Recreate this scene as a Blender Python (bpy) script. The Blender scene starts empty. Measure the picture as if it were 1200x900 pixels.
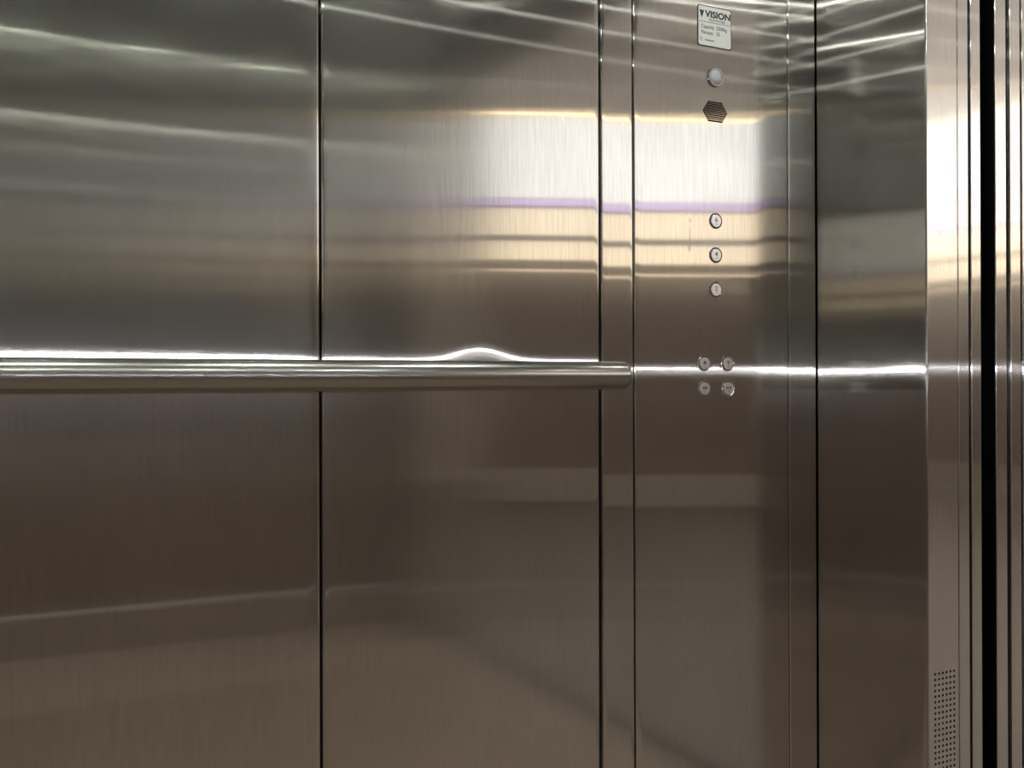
import bpy, bmesh, math, random
from mathutils import Vector, Matrix

random.seed(4)
S = bpy.context.scene
COL = S.collection
R = math.radians

# ------------------------------------------------------------------ camera
CAM_D, CAM_H, YAW = 1.465, 0.95, 28.0
cam_data = bpy.data.cameras.new('camera')
cam_data.sensor_width = 36.0
cam_data.sensor_fit = 'HORIZONTAL'
cam_data.lens = 1218.0 / 1200.0 * 36.0
cam_data.clip_start = 0.02
cam = bpy.data.objects.new('camera', cam_data)
COL.objects.link(cam)
cam.matrix_world = (Matrix.Translation((0, -CAM_D, CAM_H)) @ Matrix.Rotation(R(-YAW), 4, 'Z')
                    @ Matrix.Rotation(R(90), 4, 'X') @ Matrix.Rotation(-0.0039, 4, 'Z'))
S.camera = cam

# ------------------------------------------------------------------ world and exposure
world = bpy.data.worlds.new('world')
S.world = world
world.use_nodes = True
world.node_tree.nodes['Background'].inputs[0].default_value = (0, 0, 0, 1)
world.node_tree.nodes['Background'].inputs[1].default_value = 0.0
S.view_settings.view_transform = 'Standard'
S.view_settings.look = 'None'
S.view_settings.gamma = 1.0
S.view_settings.use_curve_mapping = False
S.view_settings.exposure = 0.0

# light levels
DOWNLIGHT = 1150.0      # car ceiling downlights
WHITE_BAND = 2.15           # added glowing white band in the lobby
CREAM_BAND = 2.2         # added glowing cream bands under the white one
HIDDENLAMP = 40.0       # unseen added lobby lamps
ADDED_STRIP = 85.0          # added light strips over the opposite and rear handrails

# ------------------------------------------------------------------ dimensions (metres)
XC = 1.4804            # inner face of the front wall
XW = 1.4306            # corner of the left wall and the splayed front return
XR = -1.10             # inner face of the rear wall
YO = -2.40             # inner face of the opposite wall
YJ = -0.2142           # door jamb beside the left wall
YK = -2.05             # door jamb beside the opposite wall
ZC = 2.30              # car ceiling
ZD = 2.10              # door head

# ------------------------------------------------------------------ materials
def nt(name):
    m = bpy.data.materials.new(name)
    m.use_nodes = True
    t = m.node_tree
    t.nodes.clear()
    o = t.nodes.new('ShaderNodeOutputMaterial')
    return m, t, o

def N(t, kind, **kw):
    n = t.nodes.new(kind)
    for k, v in kw.items():
        if k in n.inputs:
            n.inputs[k].default_value = v
        else:
            setattr(n, k, v)
    return n

def principled(name, col, rough=0.5, metal=0.0, spec=0.5, noise=0.0, scale=30.0):
    m, t, o = nt(name)
    b = N(t, 'ShaderNodeBsdfPrincipled')
    b.inputs['Base Color'].default_value = (*col, 1)
    b.inputs['Roughness'].default_value = rough
    b.inputs['Metallic'].default_value = metal
    b.inputs['Specular IOR Level'].default_value = spec
    t.links.new(b.outputs[0], o.inputs[0])
    if noise:
        g = N(t, 'ShaderNodeNewGeometry')
        nz = N(t, 'ShaderNodeTexNoise')
        nz.inputs['Scale'].default_value = scale
        nz.inputs['Detail'].default_value = 4
        t.links.new(g.outputs['Position'], nz.inputs['Vector'])
        r = N(t, 'ShaderNodeMapRange')
        r.inputs['To Min'].default_value = 1 - noise
        r.inputs['To Max'].default_value = 1 + noise
        t.links.new(nz.outputs[0], r.inputs[0])
        mx = N(t, 'ShaderNodeVectorMath', operation='SCALE')
        mx.inputs[0].default_value = col
        t.links.new(r.outputs[0], mx.inputs['Scale'])
        t.links.new(mx.outputs[0], b.inputs['Base Color'])
    return m

def emitter(name, col, strength):
    m, t, o = nt(name)
    e = N(t, 'ShaderNodeEmission')
    e.inputs[0].default_value = (*col, 1)
    e.inputs[1].default_value = strength
    t.links.new(e.outputs[0], o.inputs[0])
    return m

def steel(name, col=(0.605, 0.58, 0.556), broad=(0.137, 0.9465), core=(0.0714, 0.804), mix=0.6, haze=0.10,
          grain=0.07, axis=(0, 0, 1), stains=()):
    """vertically brushed stainless sheet: sharp along the grain, wide across it"""
    m, t, o = nt(name)
    L = t.links.new
    g = N(t, 'ShaderNodeNewGeometry')
    # grain: noise stretched along the brushing direction
    mp = N(t, 'ShaderNodeMapping')
    sc = [420.0, 420.0, 420.0]
    for i in range(3):
        if axis[i]:
            sc[i] = 16.0
    mp.inputs['Scale'].default_value = sc
    L(g.outputs['Position'], mp.inputs['Vector'])
    n1 = N(t, 'ShaderNodeTexNoise')
    n1.inputs['Scale'].default_value = 1.0
    n1.inputs['Detail'].default_value = 3.0
    L(mp.outputs[0], n1.inputs['Vector'])
    # speckle and slow blotches of handling wear
    n2 = N(t, 'ShaderNodeTexNoise')
    n2.inputs['Scale'].default_value = 5.0
    n2.inputs['Detail'].default_value = 5.0
    L(g.outputs['Position'], n2.inputs['Vector'])
    r1 = N(t, 'ShaderNodeMapRange')
    r1.inputs['From Min'].default_value = 0.25
    r1.inputs['From Max'].default_value = 0.75
    r1.inputs['To Min'].default_value = 1 - grain
    r1.inputs['To Max'].default_value = 1 + grain
    L(n1.outputs[0], r1.inputs[0])
    r2 = N(t, 'ShaderNodeMapRange')
    r2.inputs['From Min'].default_value = 0.3
    r2.inputs['From Max'].default_value = 0.7
    r2.inputs['To Min'].default_value = 0.95
    r2.inputs['To Max'].default_value = 1.05
    L(n2.outputs[0], r2.inputs[0])
    mu = N(t, 'ShaderNodeMath', operation='MULTIPLY')
    L(r1.outputs[0], mu.inputs[0])
    L(r2.outputs[0], mu.inputs[1])
    val = mu.outputs[0]
    # smudges: (x, y, z, radius across, radius along z, darkening)
    for (sx, sy, sz, ra, rz, dk) in stains:
        sub = N(t, 'ShaderNodeVectorMath', operation='SUBTRACT')
        L(g.outputs['Position'], sub.inputs[0])
        sub.inputs[1].default_value = (sx, sy, sz)
        dv = N(t, 'ShaderNodeVectorMath', operation='DIVIDE')
        L(sub.outputs[0], dv.inputs[0])
        dv.inputs[1].default_value = (ra, ra, rz)
        ln = N(t, 'ShaderNodeVectorMath', operation='LENGTH')
        L(dv.outputs[0], ln.inputs[0])
        rr = N(t, 'ShaderNodeMapRange', interpolation_type='SMOOTHSTEP')
        rr.inputs['From Min'].default_value = 0.4
        rr.inputs['From Max'].default_value = 1.0
        rr.inputs['To Min'].default_value = 1 - dk
        rr.inputs['To Max'].default_value = 1.0
        L(ln.outputs['Value'], rr.inputs[0])
        m2 = N(t, 'ShaderNodeMath', operation='MULTIPLY')
        L(val, m2.inputs[0])
        L(rr.outputs[0], m2.inputs[1])
        val = m2.outputs[0]
    sc2 = N(t, 'ShaderNodeVectorMath', operation='SCALE')
    sc2.inputs[0].default_value = col
    L(val, sc2.inputs['Scale'])
    tan = N(t, 'ShaderNodeCombineXYZ')
    for i in range(3):
        tan.inputs[i].default_value = axis[i]
    outs = []
    for (rough, an) in (broad, core):
        gl = N(t, 'ShaderNodeBsdfAnisotropic')
        gl.inputs['Roughness'].default_value = rough
        gl.inputs['Anisotropy'].default_value = an
        L(sc2.outputs[0], gl.inputs['Color'])
        L(tan.outputs[0], gl.inputs['Tangent'])
        outs.append(gl)
    mx = N(t, 'ShaderNodeMixShader')
    mx.inputs[0].default_value = mix
    L(outs[0].outputs[0], mx.inputs[1])
    L(outs[1].outputs[0], mx.inputs[2])
    # faint haze of fine scratches in every direction
    hz = N(t, 'ShaderNodeBsdfAnisotropic')
    hz.inputs['Roughness'].default_value = 0.25
    L(sc2.outputs[0], hz.inputs['Color'])
    m3 = N(t, 'ShaderNodeMixShader')
    m3.inputs[0].default_value = haze
    L(mx.outputs[0], m3.inputs[1])
    L(hz.outputs[0], m3.inputs[2])
    L(m3.outputs[0], o.inputs[0])
    return m

M = {}
M['steel'] = steel('brushed_steel')
M['steel_cop'] = steel('brushed_steel_control', stains=(
    (1.1345, 0, 1.236, .0035, .006, .22), (1.1335, 0, 1.212, .0028, .020, .16), (1.1325, 0, 1.187, .004, .008, .25)))
M['steel_front'] = steel('brushed_steel_front', stains=((XC, -.1613, .394, .006, .007, .35),))
M['steel_jamb'] = steel('jamb_steel', col=(0.86, 0.82, 0.785), broad=(0.16, 0.93), core=(0.08, 0.75), haze=0.30)
M['steel_dull'] = steel('brushed_steel_dull', col=(0.47, 0.475, 0.44))
M['steel_ceiling'] = steel('ceiling_steel', col=(0.42, 0.43, 0.40), axis=(1, 0, 0))
M['rail'] = principled('satin_rail_steel', (0.46, 0.44, 0.42), rough=0.24, metal=1.0)
M['edge'] = principled('polished_steel_edge', (0.72, 0.70, 0.69), rough=0.16, metal=1.0)
M['dado_added'] = principled('added_brown_dado', (0.20, 0.145, 0.118), rough=0.45, noise=.1, scale=20)
M['sill'] = principled('worn_aluminium_sill', (0.16, 0.15, 0.14), rough=0.6, metal=0.3)
M['black'] = principled('black_paint_and_gap_shade', (0.004, 0.004, 0.005), rough=0.25, spec=0.3)
M['dark'] = principled('dark_void', (0.006, 0.006, 0.006), rough=0.8, spec=0.1)
M['chrome'] = principled('chrome', (0.80, 0.80, 0.82), rough=0.08, metal=1.0)
M['pad'] = principled('button_pad_steel', (0.72, 0.71, 0.74), rough=0.30, metal=1.0)
M['ink'] = principled('engraved_ink', (0.03, 0.03, 0.035), rough=0.6)
M['ink_grey'] = principled('printed_grey', (0.14, 0.14, 0.15), rough=0.6)
M['plate'] = principled('silver_label', (0.93, 0.93, 0.92), rough=0.4, metal=0.0)
M['plate_edge'] = principled('label_border', (0.05, 0.05, 0.05), rough=0.5)
M['lens'] = principled('frosted_lens', (0.60, 0.60, 0.68), rough=0.22, spec=0.6)
M['vinyl'] = principled('brown_vinyl_floor', (0.26, 0.19, 0.148), rough=0.55, noise=0.25, scale=60)
M['downlight'] = emitter('downlight_lens', (0.93, 1.0, 0.90), DOWNLIGHT)
M['tile'] = principled('lobby_tile', (0.14, 0.12, 0.103), rough=0.5, noise=0.1, scale=3)
M['lobby_wall'] = principled('lobby_brown_wall', (0.24, 0.19, 0.155), rough=0.6, noise=0.1, scale=4)
M['lobby_white'] = principled('lobby_plaster', (0.62, 0.58, 0.53), rough=0.8)
M['lobby_ceiling'] = principled('lobby_ceiling_paint', (0.82, 0.80, 0.78), rough=0.9)
M['white_glow'] = emitter('added_white_glow', (1.0, 1.0, 0.98), WHITE_BAND)
M['glow'] = emitter('added_cream_glow', (1.0, 0.84, 0.60), CREAM_BAND)
M['purple'] = emitter('added_purple_glow', (0.80, 0.62, 1.0), WHITE_BAND * 0.85)
M['amber'] = emitter('added_amber_glow', (1.0, 0.80, 0.50), 6.0)
M['hidden_lobby_lamp'] = emitter('hidden_lobby_lamp', (1.0, 0.97, 0.92), HIDDENLAMP)
M['added_led'] = emitter('added_white_led', (0.93, 0.95, 1.0), ADDED_STRIP)
M['skirt'] = principled('pale_skirting', (0.50, 0.46, 0.40), rough=0.5)

# ------------------------------------------------------------------ helpers
def link(name, me, mats, parent=None, smooth=False):
    o = bpy.data.objects.new(name, me)
    COL.objects.link(o)
    for m in (mats if isinstance(mats, (list, tuple)) else [mats]):
        if m.name not in [x.name for x in me.materials if x]:
            me.materials.append(m)
    if parent:
        o.parent = parent
    if smooth:
        me.polygons.foreach_set('use_smooth', [True] * len(me.polygons))
    return o

def from_bm(name, bm, mats, parent=None, smooth=False):
    bmesh.ops.recalc_face_normals(bm, faces=bm.faces)
    me = bpy.data.meshes.new(name)
    bm.to_mesh(me)
    bm.free()
    return link(name, me, mats, parent, smooth)

def empty(name, loc=(0, 0, 0)):
    o = bpy.data.objects.new(name, None)
    COL.objects.link(o)
    o.location = loc
    o.empty_display_size = 0.05
    return o

def tag(o, label, cat, group=None, kind=None):
    o['label'] = label
    o['category'] = cat
    if group:
        o['group'] = group
    if kind:
        o['kind'] = kind
    return o

def add_box(bm, x0, x1, y0, y1, z0, z1, bev=0.0, seg=2):
    g = bmesh.ops.create_cube(bm, size=1.0)
    vs = g['verts']
    for v in vs:
        v.co = Vector(((x0 + x1) / 2 + v.co.x * (x1 - x0), (y0 + y1) / 2 + v.co.y * (y1 - y0),
                       (z0 + z1) / 2 + v.co.z * (z1 - z0)))
    if bev:
        es = list({e for v in vs for e in v.link_edges})
        bmesh.ops.bevel(bm, geom=es, offset=bev, segments=seg, profile=0.5, affect='EDGES')
    return bm

def box(name, x0, x1, y0, y1, z0, z1, mat, parent=None, bev=0.0):
    bm = bmesh.new()
    add_box(bm, min(x0, x1), max(x0, x1), min(y0, y1), max(y0, y1), z0, z1, bev)
    return from_bm(name, bm, mat, parent)

def struct(o):
    o['kind'] = 'structure'
    return o

def lathe(bm, prof, seg=32, origin=(0, 0, 0), axis='-Y', cap0=True, cap1=True):
    """revolve (radius, height) profile; height runs along the axis"""
    def place(r, hgt, a):
        c, s = math.cos(a) * r, math.sin(a) * r
        if axis == '-Y':
            p = (c, -hgt, s)
        elif axis == 'X':
            p = (hgt, c, s)
        else:
            p = (c, s, hgt)
        return Vector(p) + Vector(origin)
    rings = []
    for (r, hgt) in prof:
        if r < 1e-7:
            rings.append([bm.verts.new(place(0, hgt, 0))])
        else:
            rings.append([bm.verts.new(place(r, hgt, 2 * math.pi * i / seg)) for i in range(seg)])
    for a, b in zip(rings[:-1], rings[1:]):
        for i in range(seg):
            j = (i + 1) % seg
            if len(a) == 1 and len(b) == 1:
                continue
            if len(a) == 1:
                bm.faces.new((a[0], b[i], b[j]))
            elif len(b) == 1:
                bm.faces.new((a[i], a[j], b[0]))
            else:
                bm.faces.new((a[i], a[j], b[j], b[i]))
    if cap0 and len(rings[0]) > 1:
        bm.faces.new(rings[0])
    if cap1 and len(rings[-1]) > 1:
        bm.faces.new(rings[-1])

def auto_smooth(o, angle=35):
    me = o.data
    me.polygons.foreach_set('use_smooth', [True] * len(me.polygons))
    bm = bmesh.new()
    bm.from_mesh(me)
    for e in bm.edges:
        if len(e.link_faces) == 2 and e.calc_face_angle(0) > R(angle):
            e.smooth = False
    bm.to_mesh(me)
    bm.free()
    return o

def sheet(name, a0, a1, z0, z1, to_world, mat, parent=None, warp=None, bev=0.0042, depth=0.012, na=28, nz=60, zr=None):
    """folded sheet-metal panel: slightly warped face, rounded vertical edges, returns folded back.
    to_world(a, out, z): a along the wall, out towards the car."""
    prof = [(a0, -depth)]
    for i in range(6):
        an = (i / 5) * math.pi / 2
        prof.append((a0 + bev - bev * math.cos(an), -bev + bev * math.sin(an)))
    for i in range(1, na):
        prof.append((a0 + bev + (a1 - a0 - 2 * bev) * i / na, 0.0))
    for i in range(6):
        an = (1 - i / 5) * math.pi / 2
        prof.append((a1 - bev + bev * math.cos(an), -bev + bev * math.sin(an)))
    prof.append((a1, -depth))
    verts, faces = [], []
    n = len(prof)
    if zr is None:
        zr = [z0 + (z1 - z0) * k / nz for k in range(nz + 1)]
    for z in zr:
        for (a, q) in prof:
            w = warp(min(max(a, a0), a1), z) if warp else 0.0
            verts.append(to_world(a, q + w, z))
    for k in range(len(zr) - 1):
        for i in range(n - 1):
            faces.append((k * n + i, k * n + i + 1, (k + 1) * n + i + 1, (k + 1) * n + i))
    # close top and bottom
    faces.append(tuple(range(n)))
    faces.append(tuple(reversed(range((len(zr) - 1) * n, len(zr) * n))))
    me = bpy.data.meshes.new(name)
    me.from_pydata(verts, [], faces)
    bm = bmesh.new()
    bm.from_mesh(me)
    bmesh.ops.recalc_face_normals(bm, faces=bm.faces)
    bm.to_mesh(me)
    bm.free()
    me.update()
    o = link(name, me, mat, parent)
    auto_smooth(o, 40)
    return o

def on_left(a, q, z):      # left wall, car on the -Y side
    return (a, -q, z)

def on_front(a, q, z):     # front wall at XC, a runs from the corner into the car (-Y)
    return (XC - q, -a, z)

SPB = math.atan2(XC - XW, -YJ)          # splay of the return beside the left wall
SPL = math.hypot(XC - XW, -YJ)
def on_splay(a, q, z):
    return (XW + .001 + a * math.sin(SPB) - q * math.cos(SPB), -a * math.cos(SPB) - q * math.sin(SPB), z)

def on_opposite(a, q, z):
    return (a, YO + q, z)

def on_rear(a, q, z):
    return (XR + q, -a, z)

# ------------------------------------------------------------------ left wall
wall_left = struct(box('wall_left', XR - 0.05, XW - .001, 0.014, 0.05, 0, ZC, M['dark']))

def gauss(x, s):
    return math.exp(-0.5 * (x / s) ** 2)

def zfine(z0, z1, lo=0.86, hi=1.08):
    r = []
    z = z0
    while z < z1 - 1e-6:
        r.append(z)
        z += 0.006 if lo <= z < hi else 0.03
    r.append(z1)
    return r

def tilt(z, t, zc=1.2):
    return (z - zc) * t

def pinch(z):              # sheet drawn in along the line of the rail fixings
    return 0.0034 * 0.10 * math.tanh((z - 0.98) / 0.10)

BRX = 0.722
def warp1(a, z):
    u = (a + 0.02) / 0.4849
    t = 0.0062 - 0.0014 * u - 0.0008 * max(0, (u - 0.75) / 0.25) ** 2
    return tilt(z, t) + pinch(z) + 0.0006 * math.sin(u * math.pi) + 0.00015 * math.sin(z * 5.1 + 0.7 + u)
def warp2(a, z):
    u = (a - 0.465) / 0.4835
    t = 0.0040 - 0.0004 * u
    b = 0.00065 * gauss(a - BRX, 0.040) * gauss(z - 0.962, 0.040)
    return tilt(z, t) + pinch(z) + 0.0005 * math.sin(u * math.pi) - 0.006 * (a - .7) + 0.00015 * math.sin(z * 4.7 + 1.9) - b
def warp3(a, z):
    return tilt(z, 0.0)
def warpc(a, z):
    u = (a - 1.014) / 0.347
    return 0.0004 * math.sin(u * math.pi) - 0.000 * (a - 1.188) + 0.00025 * math.sin(z * 5.3 + .4)
def warp0(a, z):
    return 0.0005 * math.sin(z * 4 + a * 3)

G = 0.0014   # half of an open joint
Z0P = 0.10
zf = zfine(Z0P, ZC - .004)
for a0, a1, wf in ((-1.09, -0.5045, warp0), (-0.5045, -0.02, warp0)):
    sheet('wall_panel', a0 + G, a1 - G, Z0P, ZC - .004, on_left, M['steel'], wall_left, wf)
sheet('wall_panel', -0.02 + G, 0.4649 - G, Z0P, ZC - .004, on_left, M['steel'], wall_left, warp1, zr=zf)
sheet('wall_panel', 0.4649 + G, 0.9484 - G, Z0P, ZC - .004, on_left, M['steel'], wall_left, warp2, na=70, zr=zf)
sheet('wall_strip', 0.9484 + G, 1.0144 - G, Z0P, ZC - .004, on_left, M['steel'], wall_left, warp3, na=10, bev=.002)
sheet('wall_strip', 1.3616 + .0008, XW - .0005, Z0P, ZC - .004, on_left, M['steel'], wall_left, warp3, na=10, bev=.002)
box('skirting', XR, XW, -.010, .014, 0, Z0P - .002, M['steel'], wall_left)

# ------------------------------------------------------------------ floor and ceiling
struct(box('floor', XR - .05, XC + 0.078, YO - .05, 0.05, -0.06, 0.0, M['vinyl']))
ceiling = struct(box('ceiling', XR - .05, XC + .05, YO - .05, 0.05, ZC, ZC + 0.05, M['steel_ceiling']))

# ------------------------------------------------------------------ front wall, jambs, header
wall_front = struct(empty('wall_front', (XC, -1.2, 0)))
wall_front.location = (0, 0, 0)
def warpf(a, z):
    return 0.0004 * math.sin(a / 0.2142 * math.pi) + 0.0006 * math.sin(z * 3.2 + 1.0)
sheet('return_panel', 0.0016, SPL, 0.0, ZC - .004, on_splay, M['steel_front'], wall_front, warpf, na=16, bev=.0016, depth=.010)
sheet('return_panel', -YK, -YO - .002, 0.0, ZC - .004, on_front, M['steel'], wall_front, None, na=16, bev=.0016, depth=.010)
box('header_panel', XC, XC + .012, YK + .001, YJ - .001, ZD, ZC - .004, M['steel'], wall_front, bev=.001)
box('jamb_plate', XC + .001, XC + .0766, YK + .0005, YK - .003, 0, ZC - .004, M['steel_jamb'], wall_front)
box('header_soffit', XC + .012, XC + .0766, YK, YJ, ZD, ZD + .004, M['steel_jamb'], wall_front)

# perforated jamb beside the left wall
JX0, JX1 = XC + .0012, XC + .0756
HX0, PX, HZ0, PZ, NR = 1.4959, 0.00964, 0.4424, 0.00977, 34
vx0, vx1 = HX0 - PX / 2, HX0 + 5.5 * PX
vz1 = HZ0 + PZ / 2
vz0 = vz1 - NR * PZ
bm = bmesh.new()
T = .0015
for (x0, x1, z0, z1) in ((JX0, JX1, vz1, ZC - .004), (JX0, JX1, 0, vz0), (JX0, vx0, vz0, vz1), (vx1, JX1, vz0, vz1)):
    add_box(bm, x0, x1, YJ, YJ + T, z0, z1)
jamb = from_bm('jamb_plate', bm, M['steel_jamb'], wall_front)
bm = bmesh.new()
HR = 0.0025
for i in range(6):
    for k in range(NR):
        cx, cz = HX0 + i * PX, HZ0 - k * PZ
        sq, ci, cb = [], [], []
        for q in range(8):
            an = 2 * math.pi * q / 8
            c, s = math.cos(an), math.sin(an)
            mx = max(abs(c), abs(s))
            sq.append(bm.verts.new((cx + c / mx * PX / 2, YJ, cz + s / mx * PZ / 2)))
            ci.append(bm.verts.new((cx + c * HR, YJ, cz + s * HR)))
            cb.append(bm.verts.new((cx + c * HR, YJ + T, cz + s * HR)))
        for q in range(8):
            w = (q + 1) % 8
            bm.faces.new((sq[q], sq[w], ci[w], ci[q]))
            bm.faces.new((ci[q], ci[w], cb[w], cb[q]))
vent = from_bm('vent_perforation', bm, M['steel_jamb'], jamb)
box('vent_cavity', vx0 - .001, vx1 + .001, YJ + .004, YJ + .03, vz0, vz1, M['dark'], jamb)
# folded bright edges of the jamb
box('jamb_edge', XC - .0012, XC + .0012, YJ - .0006, YJ + .004, 0, ZC - .004, M['edge'], wall_front, bev=.0005)

# ------------------------------------------------------------------ doors, open and stacked beside the jamb
def door(name, dx0, dx1, y_lead, back, label=None):
    """sliding panel: bright folded leading edge, skin behind"""
    d = struct(empty(name))
    box('leading_edge', XC + dx0, XC + dx1, y_lead, y_lead + .018, 0.01, ZD + .03, M['steel_jamb'], d, bev=.0012)
    box('door_skin', XC + dx0, XC + dx1, y_lead + .0182, .50, 0.01, ZD + .03, back, d)
    return d
door('door_1', .0785, .1053, YJ + .000, M['steel'])
door('door_2', .1131, .1381, YJ + .000, M['steel'])
door('door_3', .1790, .2077, YJ + .000, M['black'])
door('door_4', .2195, .2470, YJ + .000, M['black'])
# black fills standing in for the darkness inside the running gaps
lin = struct(empty('trim_1'))
box('gap_shade_fill', XC + .1055, XC + .1129, YJ + .003, .5, 0.01, ZD + .03, M['black'], lin)
box('gap_shade_fill', XC + .2079, XC + .2193, YJ + .006, .5, 0.01, ZD + .03, M['black'], lin)
box('gap_shade_fill', XC + .1383, XC + .1788, YJ + .05, .5, 0.01, ZD + .03, M['black'], lin)
box('shaft_shade_face', XC + .1772, XC + .1788, YJ + .002, YJ + .05, 0.01, ZD + .03, M['black'], lin)
sill = struct(empty('trim_2'))
box('door_sill', XC + .080, XC + .134, YK, YJ, -.03, 0.0, M['sill'], sill)
box('door_sill', XC + .176, XC + .249, YK, YJ, -.03, 0.0, M['sill'], sill)

# ------------------------------------------------------------------ opposite and rear walls
wall_right = struct(box('wall_right', XR - .05, XC + .012, YO - .05, YO - .014, 0, ZC, M['dark']))
w = (XC - XR) / 5
for i in range(5):
    box('added_dado_panel', XR + i * w + G, XR + (i + 1) * w - G, YO - .012, YO + .001, Z0P + .05, .925, M['dado_added'], wall_right, bev=.001)  # lower panels added to put brown into the left wall's reflections
    sheet('wall_panel', XR + i * w + G, XR + (i + 1) * w - G, .928, ZC - .004, on_opposite, M['steel_dull'], wall_right,
          lambda a, z, i=i: 0.0002 * math.sin(z * 4.0 + i) + 0.0004 * math.sin(a * 9 + i), na=12, nz=30)
box('skirting', XR, XC, YO - .014, YO + .012, 0, Z0P + .035, M['steel'], wall_right, bev=.002)
box('skirting_ledge', XR, XC, YO - .014, YO + .034, Z0P + .036, Z0P + .047, M['skirt'], wall_right, bev=.002)
wall_rear = struct(box('wall_rear', XR - .05, XR - .014, YO - .01, .01, 0, ZC, M['dark']))
w = -YO / 4
for i in range(4):
    box('added_dado_panel', XR - .012, XR + .001, -(i + 1) * w + G, -i * w - G, Z0P + .05, .925, M['dado_added'], wall_rear, bev=.001)  # added like those on the opposite wall, for brown reflections
    sheet('wall_panel', i * w + G, (i + 1) * w - G, .928, ZC - .004, on_rear, M['steel_dull'], wall_rear,
          lambda a, z, i=i: 0.0002 * math.sin(z * 4.3 + 2 * i) + 0.0004 * math.sin(a * 8 + i), na=12, nz=30)
box('skirting', XR - .014, XR + .045, YO, 0, 0, Z0P + .035, M['steel'], wall_rear, bev=.002)
box('skirting_ledge', XR - .014, XR + .045, YO + .05, 0, Z0P + .036, Z0P + .047, M['skirt'], wall_rear, bev=.002)

# ------------------------------------------------------------------ handrails
RZ, RR, RS = 0.9628, 0.0225, 0.068
def handrail(name, p0, p1, inward, brackets, label):
    """round satin tube on posts; inward = unit vector from the wall to the car"""
    p0, p1, inward = Vector(p0), Vector(p1), Vector(inward)
    t = empty(name, (p0 + p1) / 2)
    ax = (p1 - p0).normalized()
    L = (p1 - p0).length
    rot = Matrix((ax, inward, ax.cross(inward))).transposed().to_4x4()
    b = 0.010
    prof = [(0.0, -L / 2), (RR - b, -L / 2)]
    for i in range(1, 7):
        an = i / 6 * math.pi / 2
        prof.append((RR - b + b * math.sin(an), -L / 2 + b - b * math.cos(an)))
    prof += [(RR, -L / 2 + L * i / 12) for i in range(1, 12)]
    for i in range(6, 0, -1):
        an = i / 6 * math.pi / 2
        prof.append((RR - b + b * math.sin(an), L / 2 - b + b * math.cos(an)))
    prof += [(RR - b, L / 2), (0.0, L / 2)]
    bm = bmesh.new()
    lathe(bm, prof, 64, axis='X')
    bm.transform(rot)
    o = from_bm('rail_tube', bm, M['rail'], t)
    auto_smooth(o, 50)
    for s in brackets:
        bm = bmesh.new()
        lathe(bm, [(0.0, RS - .001), (.018, RS - .001), (.018, RS - .006), (.0085, RS - .009), (.0085, 0.012), (0.0, 0.012)], 24, axis='Z')
        # post axis: local Z -> towards the wall (-inward)
        m = Matrix((ax, ax.cross(inward) * -1, -inward)).transposed().to_4x4()
        bm.transform(Matrix.Translation(ax * s) @ m)
        br = from_bm('bracket', bm, M['rail'], t)
        auto_smooth(br, 40)
    tag(t, label, 'handrail')
    return t
xa, xb = XR + .10, 0.9525
handrail('handrail', (xa, -RS, RZ), (xb, -RS, RZ), (0, -1, 0), [BRX - (xa + xb) / 2, -0.12 - (xa + xb) / 2, -.85 - (xa + xb) / 2],
         'round satin steel handrail with rounded end below the numbered buttons')
xa, xb = XR + .10, XC - .12
handrail('handrail', (xa, YO + RS, RZ), (xb, YO + RS, RZ), (0, 1, 0), [-.9, 0, .9],
         'steel handrail on the car wall opposite the control panel')
handrail('handrail', (XR + RS, YO + .12, RZ), (XR + RS, -.12, RZ), (1, 0, 0), [-.85, 0, .85],
         'steel handrail across the rear wall of the car')

# ------------------------------------------------------------------ light strips added over the opposite and rear rails for the bright reflected line
LZS = 1.006
def added_light_strip(x0, x1, y0, y1, along_x, label):
    t = empty('added_light_strip', ((x0 + x1) / 2, (y0 + y1) / 2, LZS))
    tag(t, label, 'added light strip')
    hx, hy = (x1 - x0) / 2, (y1 - y0) / 2
    if along_x:
        box('channel', -hx, hx, -hy, hy - .003, -.006, .006, M['edge'], t, bev=.001)
        box('diffuser', -hx + .004, hx - .004, hy - .003, hy, -.0027, .0027, M['added_led'], t, bev=.001)
    else:
        box('channel', -hx, hx - .003, -hy, hy, -.006, .006, M['edge'], t, bev=.001)
        box('diffuser', hx - .003, hx, -hy + .004, hy - .004, -.0027, .0027, M['added_led'], t, bev=.001)
added_light_strip(XR + .03, XC - .10, YO + .002, YO + .017, True, 'added slim white light strip above the handrail opposite the control panel')
added_light_strip(XR + .002, XR + .017, YO + .03, -.03, False, 'added slim white light strip above the rear handrail')

# ------------------------------------------------------------------ ceiling downlights
for yy, row in ((-.40, 'row above the left handrail'), (-1.80, 'row above the opposite handrail')):
    for nth, xx in (('fifth', -.88), ('fourth', -.36), ('third', .16), ('second', .68), ('first', 1.2)):
        t = empty('ceiling_downlight', (xx, yy, ZC))
        bm = bmesh.new()
        lathe(bm, [(.046, .001), (.048, -.001), (.050, -.006), (.046, -.010), (.030, -.008), (.0145, -.006)], 28, axis='Z', cap0=False, cap1=False)
        auto_smooth(from_bm('trim_ring', bm, M['chrome'], t), 60)
        bm = bmesh.new()
        lathe(bm, [(0.0, -.0085), (.010, -.008), (.015, -.007)], 28, axis='Z', cap0=False, cap1=False)
        from_bm('lamp_lens', bm, M['downlight'], t)
        tag(t, nth + ' downlight from the doors in the ' + row, 'downlight', 'ceiling downlights')

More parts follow.
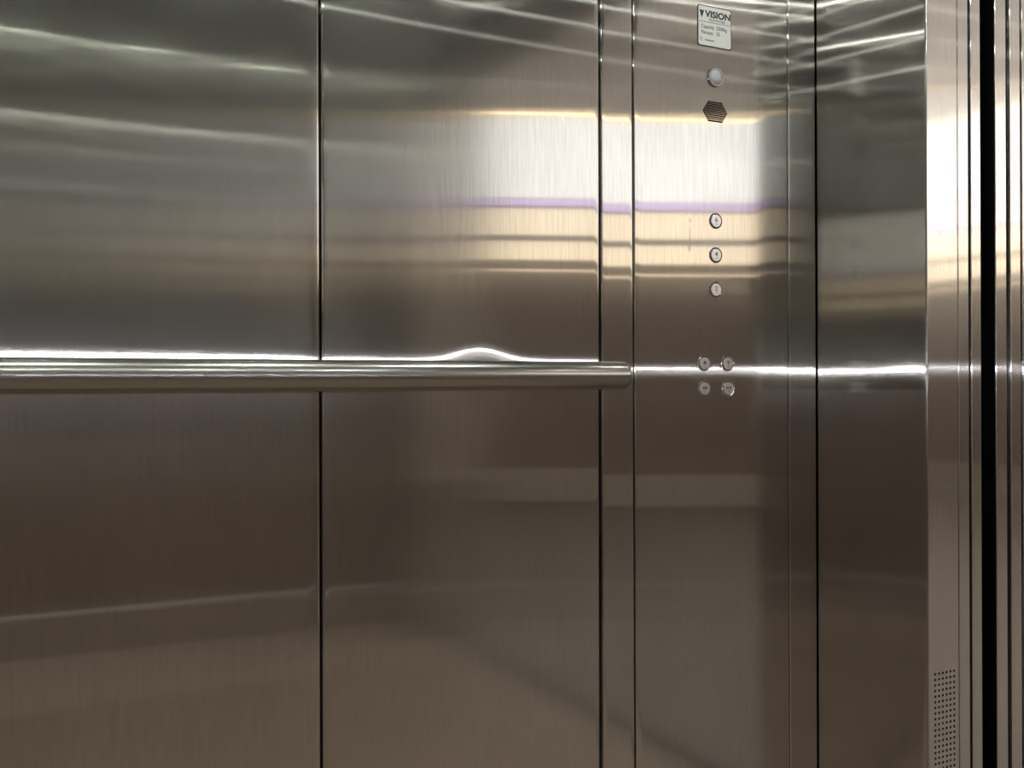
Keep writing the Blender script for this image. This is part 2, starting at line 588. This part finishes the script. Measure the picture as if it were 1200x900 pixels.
# ------------------------------------------------------------------ control panel
cop = empty('control_panel', (0, 0, 0))
tag(cop, 'tall brushed steel lift control panel with round buttons and hexagonal speaker', 'control panel')
def warpc_full(a, z):
    return warpc(a, z)
zc = [Z0P + (ZC - .004 - Z0P) * i / 70 for i in range(71)]
sheet('faceplate', 1.0144 + G, 1.3616 - .0008, Z0P, ZC - .004, on_left, M['steel_cop'], cop, warpc, na=30, zr=zc, bev=.002)

def cop_frame(x, z):
    """matrix that sets a local (x right, z up, -Y out) frame on the slightly turned faceplate"""
    e = 1e-3
    q = warpc(x, z)
    sl = (warpc(x + e, z) - warpc(x - e, z)) / (2 * e)
    return Matrix.Translation((x, -q, z)) @ Matrix.Rotation(-math.atan(sl), 4, 'Z')

def text_mesh(s, size, extrude=0.00012, bold=0.0, width=1.0, align='CENTER'):
    cu = bpy.data.curves.new('legend', 'FONT')
    cu.body = s
    cu.size = size
    cu.extrude = extrude
    cu.offset = bold
    cu.align_x = align
    cu.align_y = 'CENTER'
    cu.resolution_u = 4
    ob = bpy.data.objects.new('legend', cu)
    COL.objects.link(ob)
    bpy.context.view_layer.update()
    dg = bpy.context.evaluated_depsgraph_get()
    me = bpy.data.meshes.new_from_object(ob.evaluated_get(dg))
    bpy.data.objects.remove(ob)
    bpy.data.curves.remove(cu)
    me.materials.clear()
    me.transform(Matrix.Rotation(R(90), 4, 'X') @ Matrix.Diagonal((width, 1, 1, 1)))
    return me

def prism(bm, pts, y0, y1):
    a = [bm.verts.new((x, y0, z)) for x, z in pts]
    b = [bm.verts.new((x, y1, z)) for x, z in pts]
    bm.faces.new(a)
    bm.faces.new(list(reversed(b)))
    n = len(pts)
    for i in range(n):
        bm.faces.new((a[i], b[i], b[(i + 1) % n], a[(i + 1) % n]))

def circle_pts(cx, cz, r, n=10, a0=0, a1=360):
    return [(cx + r * math.cos(R(a0 + (a1 - a0) * i / n)), cz + r * math.sin(R(a0 + (a1 - a0) * i / n))) for i in range(n)]

PADTOP = 0.0022
def icon_bm(kind):
    bm = bmesh.new()
    y0, y1 = -PADTOP - .0001, -PADTOP - .0006
    if kind == 'bell':
        prism(bm, [(-.0042, -.001), (-.003, 0), (-.0026, .003), (-.0014, .0046), (.0014, .0046), (.0026, .003), (.003, 0), (.0042, -.001)], y0, y1)
        prism(bm, circle_pts(0, -.0018, .0009, 8), y0, y1)
    elif kind == 'fan':
        prism(bm, [(-.0005, -.0025), (.0005, -.0025), (.0005, .005), (-.0005, .005)], y0, y1)
        prism(bm, [(-.0036, .0046), (-.0028, .0050), (-.0008, .0018), (-.0008, .0006)], y0, y1)
        prism(bm, [(.0036, .0046), (.0028, .0050), (.0008, .0018), (.0008, .0006)], y0, y1)
    else:
        sg = 1 if kind == 'open' else -1
        for s in (-1, 1):
            tip, base = (.0060, .0018) if sg > 0 else (.0012, .0056)
            prism(bm, [(s * tip, .001), (s * base, .0042), (s * base, -.0022)], y0, y1)
        prism(bm, [(-.0004, -.003), (.0004, -.003), (.0004, .005), (-.0004, .005)], y0, y1)
    for dx in (-.002, 0, .002):
        prism(bm, circle_pts(dx, -.0058, .0006, 6), y0, y1)
    return bm

def button(x, z, legend):
    fr = cop_frame(x, z)
    bm = bmesh.new()
    lathe(bm, [(.0112, -.001), (.0112, PADTOP - .0004), (.0107, PADTOP), (0.0, PADTOP)], 36, cap0=False)
    bm.transform(fr)
    pad = auto_smooth(from_bm('push_button', bm, M['pad'], cop), 20)
    bm = bmesh.new()
    lathe(bm, [(.0128, .0002), (.0129, .0014), (.0134, .0018), (.0140, .0012), (.0143, -.0004)], 36, cap0=False, cap1=False)
    bm.transform(fr)
    auto_smooth(from_bm('bezel', bm, M['chrome'], pad), 60)
    bm = bmesh.new()
    lathe(bm, [(.0110, .0005), (.0130, .0005)], 36, cap0=False, cap1=False)
    bm.transform(fr)
    from_bm('groove', bm, M['ink'], pad)
    if legend in '642':
        me = text_mesh(legend, .0118, .0003, .0002)
        me.transform(fr @ Matrix.Translation((0, -PADTOP - .0001, .0014)))
        lg = link('legend', me, M['ink_grey'], pad)
        bm = bmesh.new()
        for dx in (-.003, -.0012, .0016, .003):
            prism(bm, circle_pts(dx, -.0060, .0006, 6), -PADTOP + .0002, -PADTOP - .0005)
        bm.transform(fr)
        from_bm('braille', bm, M['ink_grey'], pad)
    else:
        bm = icon_bm(legend)
        bm.transform(fr)
        from_bm('legend', bm, M['ink_grey'], pad)

for x, z, s in ((1.1909, 1.2391, '6'), (1.1907, 1.1782, '4'), (1.1904, 1.1166, '2'),
                (1.1641, .9852, 'bell'), (1.2169, .9852, 'fan'), (1.1644, .9408, 'open'), (1.2175, .9405, 'close')):
    button(x, z, s)

# indicator lamp
fr = cop_frame(1.1905, 1.4946)
bm = bmesh.new()
lathe(bm, [(.0172, -.0005), (.0174, .0030), (.0165, .0046), (.0140, .0046), (.0124, .0028)], 40, cap0=False, cap1=False)
bm.transform(fr)
bez = auto_smooth(from_bm('lamp_bezel', bm, M['chrome'], cop), 45)
bm = bmesh.new()
lathe(bm, [(.0126, .0020), (.0122, .0042), (.0100, .0060), (.006, .0072), (0.0, .0076)], 40, cap0=False)
bm.transform(fr)
auto_smooth(from_bm('lamp_lens', bm, M['lens'], bez), 60)

# hexagonal speaker grille: dark slots between steel bars
fr = cop_frame(1.1905, 1.4332)
HW, HH = 0.0278, 0.0180
def hexw(z):
    return HW - (HW - .0155) * abs(z) / HH
bm = bmesh.new()
prism(bm, [(-HW, 0), (-hexw(HH), HH), (hexw(HH), HH), (HW, 0), (hexw(HH), -HH), (-hexw(HH), -HH)], .0002, -.0004)
bm.transform(fr)
spk = from_bm('speaker_grille', bm, M['dark'], cop)
ns = 11
pitch = 2 * HH / ns
bm = bmesh.new()
for k in range(ns - 1):
    zc_ = -HH + (k + 1) * pitch
    hw = hexw(zc_) - .0004
    t_ = pitch * 0.11
    prism(bm, [(-hw, zc_ - t_), (hw, zc_ - t_), (hw, zc_ + t_), (-hw, zc_ + t_)], -.0003, -.0009)
bm.transform(fr)
from_bm('grille_bars', bm, M['steel_cop'], spk)

# ------------------------------------------------------------------ capacity label
px, pz = 1.1899, 1.5835
fr = cop_frame(px, pz)
lab = empty('capacity_plate', (0, 0, 0))
tag(lab, 'silver rating label with black lettering stuck above the indicator lamp', 'label')
def rrect(w, h, r, n=5):
    pts = []
    for cx, cz, a in ((w - r, h - r, 0), (-w + r, h - r, 90), (-w + r, -h + r, 180), (w - r, -h + r, 270)):
        for i in range(n + 1):
            an = R(a + 90 * i / n)
            pts.append((cx + r * math.cos(an), cz + r * math.sin(an)))
    return pts
bm = bmesh.new()
prism(bm, rrect(.0381, .0363, .0045), .0002, -.0008)
bm.transform(fr)
from_bm('border', bm, M['plate_edge'], lab)
bm = bmesh.new()
prism(bm, rrect(.0363, .0345, .0038), -.0006, -.0011)
bm.transform(fr)
from_bm('plate', bm, M['plate'], lab)
def print_text(name, s, size, x, z, mat, bold=0.0, width=1.0, align='LEFT'):
    me = text_mesh(s, size, .0001, bold, width, align)
    me.transform(fr @ Matrix.Translation((x, -.00122, z)))
    return link(name, me, mat, lab)
print_text('lettering', 'VISION', .0155, -.0212, .0212, M['ink'], .00055, 1.16)
print_text('lettering', 'ELEVATORS', .0066, -.0125, .0116, M['ink_grey'], 0, 1.02)
print_text('lettering', 'Capacity  2500kg', .0092, -.0305, -.0015, M['ink_grey'], .00008, .90)
print_text('lettering', 'Persons   33', .0092, -.0305, -.0120, M['ink_grey'], .00008, .90)
bm = bmesh.new()
prism(bm, [(-.0345, .0268), (-.0238, .0268), (-.0292, .0132)], -.0011, -.0013)
bm.transform(fr)
from_bm('logo', bm, M['ink'], lab)
bm = bmesh.new()
prism(bm, [(-.0308, .0242), (-.0276, .0242), (-.0292, .0200)], -.0012, -.0014)
bm.transform(fr)
from_bm('logo', bm, M['ink_grey'], lab)
bm = bmesh.new()
prism(bm, [(-.0345, .0066), (.0345, .0066), (.0345, .0074), (-.0345, .0074)], -.0011, -.0013)
bm.transform(fr)
from_bm('rule_line', bm, M['ink_grey'], lab)
# small certification mark and a line of fine print too small to read
bm = bmesh.new()
for (x0, x1, z0, z1) in ((-.0330, -.0324, -.0275, -.0205), (-.0324, -.0300, -.0211, -.0205), (-.0300, -.0294, -.0240, -.0211), (-.0324, -.0300, -.0246, -.0240),
                         (-.0285, -.0279, -.0275, -.0235), (-.0279, -.0262, -.0275, -.0269)):
    prism(bm, [(x0, z0), (x1, z0), (x1, z1), (x0, z1)], -.0011, -.0013)
x = -.0225
while x < -.002:
    wd = random.uniform(.0008, .0016)
    prism(bm, [(x, -.0262), (x + wd, -.0262), (x + wd, -.0240), (x, -.0240)], -.0011, -.0013)
    x += wd + .0006
bm.transform(fr)
from_bm('fine_print', bm, M['ink_grey'], lab)

# ------------------------------------------------------------------ lift lobby beyond the doors
LX0, LX1, LY0, LY1, LZ = XC + .28, 7.8, -7.4, 3.0, 3.60
lob = struct(box('floor_lobby', LX0 - .03, LX1 + .1, LY0 - .1, LY1 + .1, -.06, -.001, M['tile']))
struct(box('ceiling_lobby', LX0 - .1, LX1 + .1, LY0 - .1, LY1 + .1, LZ, LZ + .06, M['lobby_ceiling']))
wl = struct(empty('wall_landing'))
box('landing_wall', LX0 - .02, LX0 + .02, YJ + .02, LY1, 0, LZ, M['lobby_white'], wl)
box('landing_wall', LX0 - .02, LX0 + .02, LY0, YK - .02, 0, LZ, M['lobby_white'], wl)
box('landing_wall', LX0 - .02, LX0 + .02, YK - .02, YJ + .02, ZD + .03, LZ, M['lobby_white'], wl)
box('landing_frame', XC + .2520, LX0 + .04, YJ - .001, YJ + .05, 0, ZD + .06, M['steel_jamb'], wl, bev=.001)
box('landing_frame', XC + .0770, LX0 + .04, YK - .05, YK + .001, 0, ZD + .06, M['steel_jamb'], wl, bev=.001)
box('landing_frame', XC + .2520, LX0 + .04, YK, YJ, ZD, ZD + .06, M['steel_jamb'], wl, bev=.001)
struct(box('wall_lobby_back', LX0 - .02, LX1 + .1, LY0 - .1, LY0, 0, LZ, M['lobby_white']))
wf = struct(box('wall_lobby_far', LX1, LX1 + .1, LY0, LY1, 0, LZ, M['lobby_wall']))
struct(box('wall_lobby_near', LX0, LX1, LY1, LY1 + .1, 0, LZ, M['lobby_white']))
# unseen angled wall added across the lobby end to level the reflected bands
we = struct(box('wall_added_angled', -1.28, 3.05, -.12, 0, 0, LZ, M['lobby_wall']))
we.location = (3.0, -5.95, 0)
we.rotation_euler = (0, 0, R(24.2))
def bands(wall, a0, a1, put, top):  # glowing bands added to supply the reflections
    def bb(name, z0, z1, th, mat):
        x0, x1, y0, y1 = put(a0, a1, th)
        return box(name, x0, x1, y0, y1, z0, z1, mat, wall)
    bb('bulkhead', top + .075, 3.599, .02, M['lobby_ceiling'])
    bb('amber_glow_band', top + .038, top + .053, .035, M['amber'])
    bb('white_glow_band', 2.345, top + .02, .03, M['white_glow'])
    bb('purple_glow_band', 2.285, 2.330, .05, M['purple'])
    bb('cream_glow_band', 2.055, 2.260, .02, M['glow'])
    bb('cream_glow_band', 1.86, 2.005, .02, M['glow'])
    bb('cream_glow_line', 1.768, 1.780, .03, M['glow'])  # thin pale line made to glow; no lamp known
    bb('skirting', 0.0, .24, .03, M['skirt'])
bands(we, -1.27, 3.04, lambda p, q, th: (p, q, 0, th), 2.95)
bands(wf, LY0 + .06, LY1 - .1, lambda p, q, th: (LX1 - th, LX1, p, q), 3.2)
for i, (xx, yy) in enumerate(((3.0, -.6), (5.0, -.6), (3.0, -2.8), (3.0, 1.6))):  # unseen lamps added to light the lobby, kept clear of the reflections
    t = empty('hidden_lobby_luminaire', (xx, yy, LZ))
    box('lamp_housing', -.32, .32, -.10, .10, -.03, 0, M['skirt'], t)
    box('diffuser', -.30, .30, -.08, .08, -.034, -.030, M['hidden_lobby_lamp'], t)
    tag(t, 'unseen added rectangular lobby lamp ' + ('just outside the lift doors', 'between the lift doors and the far wall', 'before the added angled wall', 'by the near lobby wall')[i], 'ceiling light', 'added lobby lamps')
